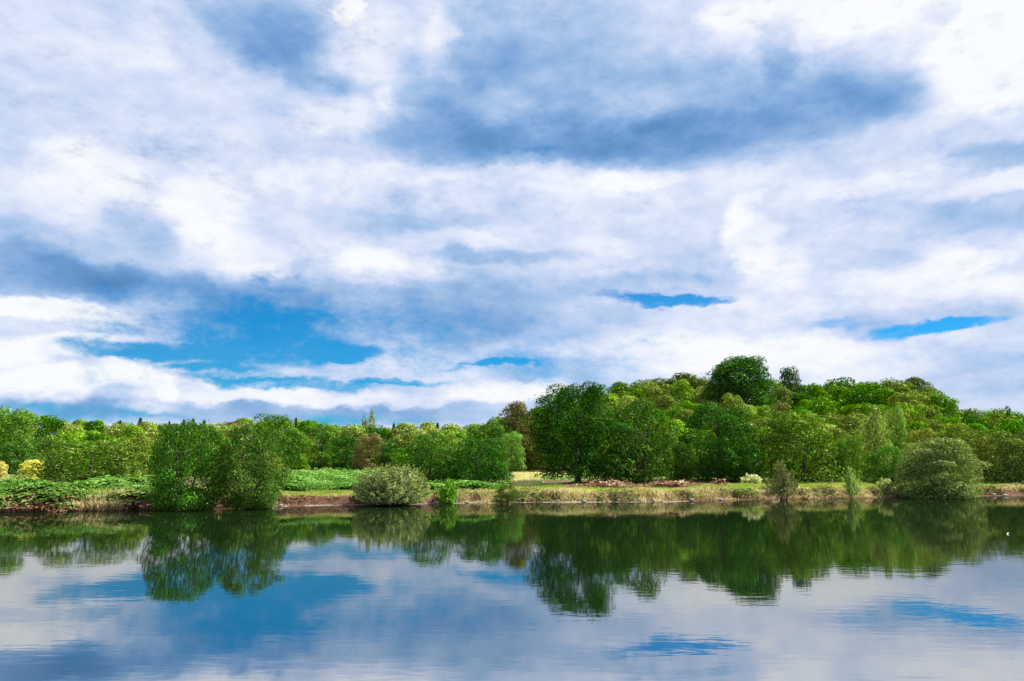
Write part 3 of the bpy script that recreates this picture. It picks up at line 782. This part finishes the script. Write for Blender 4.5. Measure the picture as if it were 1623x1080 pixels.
def fronds(name, n, pxr, sr, size, mat, label, cat, seed, lift=0.0):
    """arching bracken fronds made of two bent leaf strips"""
    rg = np.random.default_rng(seed)
    p = rg.uniform(*pxr, n); s = rg.uniform(*sr, n)
    Y0 = np.interp(p, WL_px, SHY); y = Y0 + s; x = (p - W / 2) / F * CP * y
    y = shoreY(x) + s; x = (p - W / 2) / F * CP * y
    z = terrain(x, y) + lift * rg.uniform(0, 1, n) * (0.6 + 0.4 * np.sin(x * 1.1 + 1.5 * np.sin(y * 0.7)))
    mound = 0.75 + 0.35 * np.sin(x * 0.9 + np.sin(y * 0.8)) + 0.15 * np.sin(y * 2.3)
    L = rg.uniform(*size, n) * mound
    a = rg.uniform(0, 2 * np.pi, n); d_ = np.stack([np.cos(a), np.sin(a), 0 * a], -1); q = np.stack([-np.sin(a), np.cos(a), 0 * a], -1)
    st = rg.uniform(0.35, 1.0, n) * L
    P0 = np.stack([x, y, z], -1)
    P1 = P0 + d_ * (L * 0.12)[:, None] + np.stack([0 * a, 0 * a, st * 0.7], -1)
    P2 = P1 + d_ * (L * 0.38)[:, None] + np.stack([0 * a, 0 * a, L * 0.16], -1)
    P3 = P2 + d_ * (L * 0.42)[:, None] + np.stack([0 * a, 0 * a, -L * 0.14], -1)
    w = (L * rg.uniform(0.14, 0.24, n))[:, None] * q
    V_ = np.stack([P0 - w * 0.08, P0 + w * 0.08, P1 + w * 0.5, P1 - w * 0.5,
                   P1 - w * 0.55, P1 + w * 0.55, P2 + w, P2 - w,
                   P2 - w, P2 + w, P3 + w * 0.15, P3 - w * 0.15], 1).reshape(-1, 3)
    me = np_mesh(name, V_, np.arange(n * 12).reshape(-1, 4), mat)
    return tag(link(name, me), label, cat, kind='stuff')

GR = blade_mat('meadow_grass', [(0.1, (0.18, 0.30, 0.03)), (0.45, (0.33, 0.46, 0.06)), (0.8, (0.58, 0.60, 0.16))])
DG = blade_mat('dry_grass', [(0.05, (0.16, 0.11, 0.04)), (0.25, (0.46, 0.36, 0.12)), (0.55, (0.74, 0.62, 0.28)), (0.9, (0.85, 0.78, 0.48))])
BR = blade_mat('brown_sedge', [(0.05, (0.05, 0.02, 0.012)), (0.4, (0.20, 0.10, 0.05)), (0.65, (0.40, 0.27, 0.15)), (0.9, (0.60, 0.48, 0.28))])
FG = blade_mat('field_grass', [(0.05, (0.50, 0.48, 0.18)), (0.9, (0.82, 0.78, 0.42))])
LGm = blade_mat('green_sedge', [(0.05, (0.03, 0.08, 0.015)), (0.5, (0.10, 0.20, 0.03)), (0.9, (0.28, 0.34, 0.08))])
BK = blade_mat('bracken', [(0.05, (0.035, 0.13, 0.015)), (0.45, (0.10, 0.26, 0.03)), (0.7, (0.22, 0.40, 0.08)), (0.9, (0.50, 0.60, 0.25))], 0.35)
DB = blade_mat('dead_bracken', [(0.05, (0.035, 0.014, 0.008)), (0.35, (0.15, 0.065, 0.035)), (0.6, (0.33, 0.20, 0.12)), (0.85, (0.62, 0.50, 0.34))])

strip_blades('meadow_grass', 46000, (150, 700), (1.7, 9), (0.12, 0.30), (0.015, 0.03), GR, 'short bright yellow-green grass on the bank top left of the middle', 'grass', 1)
strip_blades('meadow_grass', 40000, (1090, 1660), (2.6, 9), (0.16, 0.40), (0.015, 0.03), GR, 'bright green grass strip on the bank top on the right', 'grass', 2)
strip_blades('meadow_grass', 20000, (690, 1100), (3.0, 9), (0.12, 0.26), (0.015, 0.03), GR, 'thin green grass behind the dry grass in the middle', 'grass', 3)
strip_blades('dry_grass', 50000, (690, 1430), (0.9, 3.0), (0.10, 0.46), (0.014, 0.032), DG, 'tall straw-coloured grass on the bank face from the middle to the right', 'grass', 4, clump=0.9, lean=0.9)
strip_blades('dry_grass', 7000, (1540, 1660), (1.2, 3.5), (0.12, 0.4), (0.014, 0.03), DG, 'straw-coloured grass on the bank right of the large right willow', 'grass', 5, clump=0.7, lean=0.8)
strip_blades('dry_grass', 12000, (690, 1430), (0.4, 1.5), (0.12, 0.36), (0.02, 0.04), DG, 'hanging tufts of pale grass on the lower bank', 'grass', 21, clump=0.95, lean=1.2)
fronds('brown_bank_plants', 4500, (690, 1660), (0.4, 1.7), (0.12, 0.32), DB, 'reddish-brown withered plants hanging on the lower bank', 'bank plants', 6)
fronds('green_bank_plants', 2600, (690, 1660), (0.8, 3.0), (0.14, 0.4), LGm, 'small green leafy plants dotted along the bank', 'bank plants', 22)
fronds('brown_bank_plants', 5000, (-60, 275), (0.1, 2.6), (0.2, 0.6), DB, 'tangled reddish-brown growth at the water edge on the far left', 'bank plants', 7)
strip_blades('brown_sedge', 6000, (-60, 275), (0.1, 3.0), (0.2, 0.7), (0.016, 0.036), BR, 'tangled brown sedge at the water edge on the far left', 'sedge', 17, clump=0.8, lean=0.8)
fronds('green_sedge', 13000, (-60, 250), (0.8, 6.5), (0.25, 0.75), LGm, 'dark green leafy growth on the left bank behind the brown sedge', 'bank plants', 8)
strip_blades('pale_sedge', 3500, (110, 275), (0.3, 3.5), (0.3, 0.75), (0.016, 0.036), DG, 'pale straw-green sedge at the water edge left of the waterline pair', 'sedge', 23, clump=0.7, lean=0.5)
fronds('brown_bank_plants', 2600, (200, 570), (0.4, 1.8), (0.08, 0.26), DB, 'short reddish-brown growth on the cut bank right of the waterline pair', 'bank plants', 9)
strip_blades('dry_grass', 6000, (150, 560), (1.4, 2.4), (0.10, 0.26), (0.014, 0.026), DG, 'fringe of straw-coloured grass along the cut bank on the left', 'grass', 10, clump=0.6)
fronds('bracken', 9000, (400, 660), (17, 62), (0.4, 0.8), BK, 'far green bracken running back to the trees left of the middle', 'bracken', 33, lift=0.4)
fronds('bracken', 26000, (430, 600), (4.5, 18), (0.22, 0.62), BK, 'sunlit green bracken mounds left of the low willow bush', 'bracken', 11, lift=0.55)
fronds('bracken', 30000, (-200, 290), (5.0, 17), (0.22, 0.62), BK, 'dense green bracken on the far left bank', 'bracken', 12, lift=0.45)
fronds('bracken', 11000, (675, 805), (3.5, 11), (0.3, 0.7), BK, 'green bracken between the low willow bush and the yellow field', 'bracken', 13, lift=0.35)
fronds('dead_bracken', 2600, (892, 1055), (4.5, 11), (0.28, 0.62), DB, 'reddish-brown dead bracken under the biggest oak', 'bracken', 14)
fronds('dead_bracken', 900, (760, 850), (4.0, 5.5), (0.18, 0.32), DB, 'low brown dead bracken in front of the yellow field', 'bracken', 15)
fronds('dead_bracken', 1000, (1055, 1150), (4.5, 9), (0.4, 0.7), DB, 'brown dead bracken at the foot of the wide oak', 'bracken', 16)

strip_blades('field_grass', 16000, (812, 860), (9, 50), (0.15, 0.45), (0.02, 0.04), FG, 'straw-yellow grass of the sunlit field seen under the trees', 'grass', 31, clump=0.5)

fronds('dark_bank_plants', 2400, (690, 1660), (0.5, 2.6), (0.2, 0.5), LGm, 'dark green leafy clumps breaking up the straw-coloured bank', 'bank plants', 35)
strip_blades('dark_bank_grass', 6000, (690, 1660), (0.5, 2.8), (0.15, 0.5), (0.016, 0.036), LGm, 'dark green grass tufts among the straw-coloured bank grass', 'grass', 36, clump=0.95, lean=0.9)

# ------------------------------------------------------------------ shore stones
def stone_mat():
    m, t = new_mat('stone')
    tx = t.n('ShaderNodeTexCoord'); n = t.noise(tx.outputs['Object'], 6, 5, 0.6)
    c = t.ramp(n, [(0.3, (0.12, 0.10, 0.08)), (0.7, (0.34, 0.30, 0.25))])
    b = t.n('ShaderNodeBsdfPrincipled'); t.l(c, b.inputs['Base Color']); b.inputs['Roughness'].default_value = 0.85
    o = t.n('ShaderNodeOutputMaterial'); t.l(b.outputs[0], o.inputs[0])
    return m
import bmesh
STM = stone_mat()
def stone(px, wpx, s, label, seed):
    rg = np.random.default_rng(seed)
    bm = bmesh.new(); bmesh.ops.create_icosphere(bm, subdivisions=3, radius=0.5)
    k = rg.normal(size=(4, 3)) * 2.2
    for v in bm.verts:
        q = np.array(v.co); dsp = sum(0.07 * math.sin(float(kk @ q) * 2 + i) for i, kk in enumerate(k))
        v.co = v.co * (1 + dsp); v.co.z *= 0.62
        v.co.z = max(v.co.z, -0.22)
    me = bpy.data.meshes.new('shore_stone'); bm.to_mesh(me); bm.free(); me.materials.append(STM)
    Y0 = float(np.interp(px, WL_px, SHY)); x = (px - W / 2) / F * CP * Y0; y = float(shoreY(x)) + s; x = (px - W / 2) / F * CP * y
    o = link('shore_stone', me, loc=(x, y, float(terrain(x, y)) + 0.05))
    wd = wpx / F * y
    o.scale = (wd, wd * 0.8, wd * 0.8); o.rotation_euler = (0, 0, rg.uniform(0, 6))
    tag(o, label, 'stone', 'pale stones along the waterline')
stone(433, 13, 0.25, 'pale stone at the waterline by the right foot of the waterline pair, larger of two', 1)
stone(447, 8, 0.35, 'small pale stone at the waterline right of the waterline pair of trees', 2)
stone(693, 9, 0.3, 'grey stone at the waterline beside the small leafy shrub', 3)
stone(740, 7, 0.3, 'small stone at the waterline between the leafy shrub and the low dark shrub', 4)
stone(925, 9, 0.3, 'pale stone at the waterline below the biggest oak', 5)
stone(1094, 10, 0.4, 'pale stone on the lower bank below the wide oak', 6)
stone(1140, 8, 0.3, 'pale stone at the waterline left of the upright brownish shrub', 7)
stone(1588, 10, 0.3, 'pale stone at the waterline near the right edge', 8)
stone(1571, 7, 0.5, 'small pale stone just right of the large right willow', 9)
stone(100, 9, 0.3, 'grey stone among the brown sedge on the far left', 10)

# ------------------------------------------------------------------ floating feather
def feather():
    m, t = new_mat('feather_white')
    b = t.n('ShaderNodeBsdfPrincipled'); b.inputs['Base Color'].default_value = (0.85, 0.85, 0.84, 1); b.inputs['Roughness'].default_value = 0.6
    o = t.n('ShaderNodeOutputMaterial'); t.l(b.outputs[0], o.inputs[0])
    c = ray(1598, 847); c = c * (-CAMH / c[2])
    root = bpy.data.objects.new('feather', None); COL.objects.link(root)
    root.scale = (0.55,) * 3; root.location = (c[0], c[1], 0.0); root.rotation_euler = (0.0, -0.35, 0.5)
    n = 9; V_, F_ = [], []
    for i in range(n):
        q = i / (n - 1); w = 0.055 * math.sin(math.pi * min(1, q * 0.9 + 0.08)) ** 0.6
        xx = (q - 0.5) * 0.24; zz = 0.035 + 0.05 * q * q
        for zt in (0.004, -0.004):
            V_ += [(xx, -w, zz + 0.03 + zt), (xx, 0, zz + zt), (xx, w, zz + 0.03 + zt)]
    for i in range(n - 1):
        a = i * 6
        for k in (0, 1):
            F_.append([a + k, a + k + 1, a + 6 + k + 1, a + 6 + k]); F_.append([a + 3 + k, a + 9 + k, a + 9 + k + 1, a + 3 + k + 1])
    link('vane', np_mesh('vane', np.array(V_), np.array(F_), m), root)
    v, f = tube([(-0.17, 0, 0.012), (-0.12, 0, 0.034), (0, 0, 0.05), (0.12, 0, 0.09)], [0.006, 0.006, 0.005, 0.002], 6)
    link('shaft', np_mesh('shaft', v, f, m), root)
    tag(root, 'small curled white feather floating on the dark reflection near the right edge', 'feather')
feather()
# labels that came out alike: tell them apart by their order along the treeline
ORD = ['', 'leftmost', 'second from left', 'third from left', 'fourth from left', 'fifth from left', 'sixth from left', 'seventh from left', 'eighth from left', 'ninth from left', 'tenth from left',
       'eleventh from left', 'twelfth from left', 'thirteenth from left', 'fourteenth from left', 'fifteenth from left', 'sixteenth from left', 'rightmost']
byl = {}
for o in bpy.data.objects:
    if o.parent is None and o.get('category') == 'tree': byl.setdefault(o['label'], []).append(o)
for lab, os_ in byl.items():
    if len(os_) > 1:
        os_.sort(key=lambda o: o.location.x / o.location.y)
        for i, o in enumerate(os_):
            o['label'] = lab + ', ' + ('rightmost' if i == len(os_) - 1 else ORD[min(i + 1, 16)])
            if len(o['label'].split()) > 15: o['label'] = o['label'].replace(' in the wood', '').replace(' up the wood', ' up').replace('narrow upright', 'narrow').replace('low domed', 'domed')
print('objects', len(bpy.data.objects), 'trees', len(TREES))
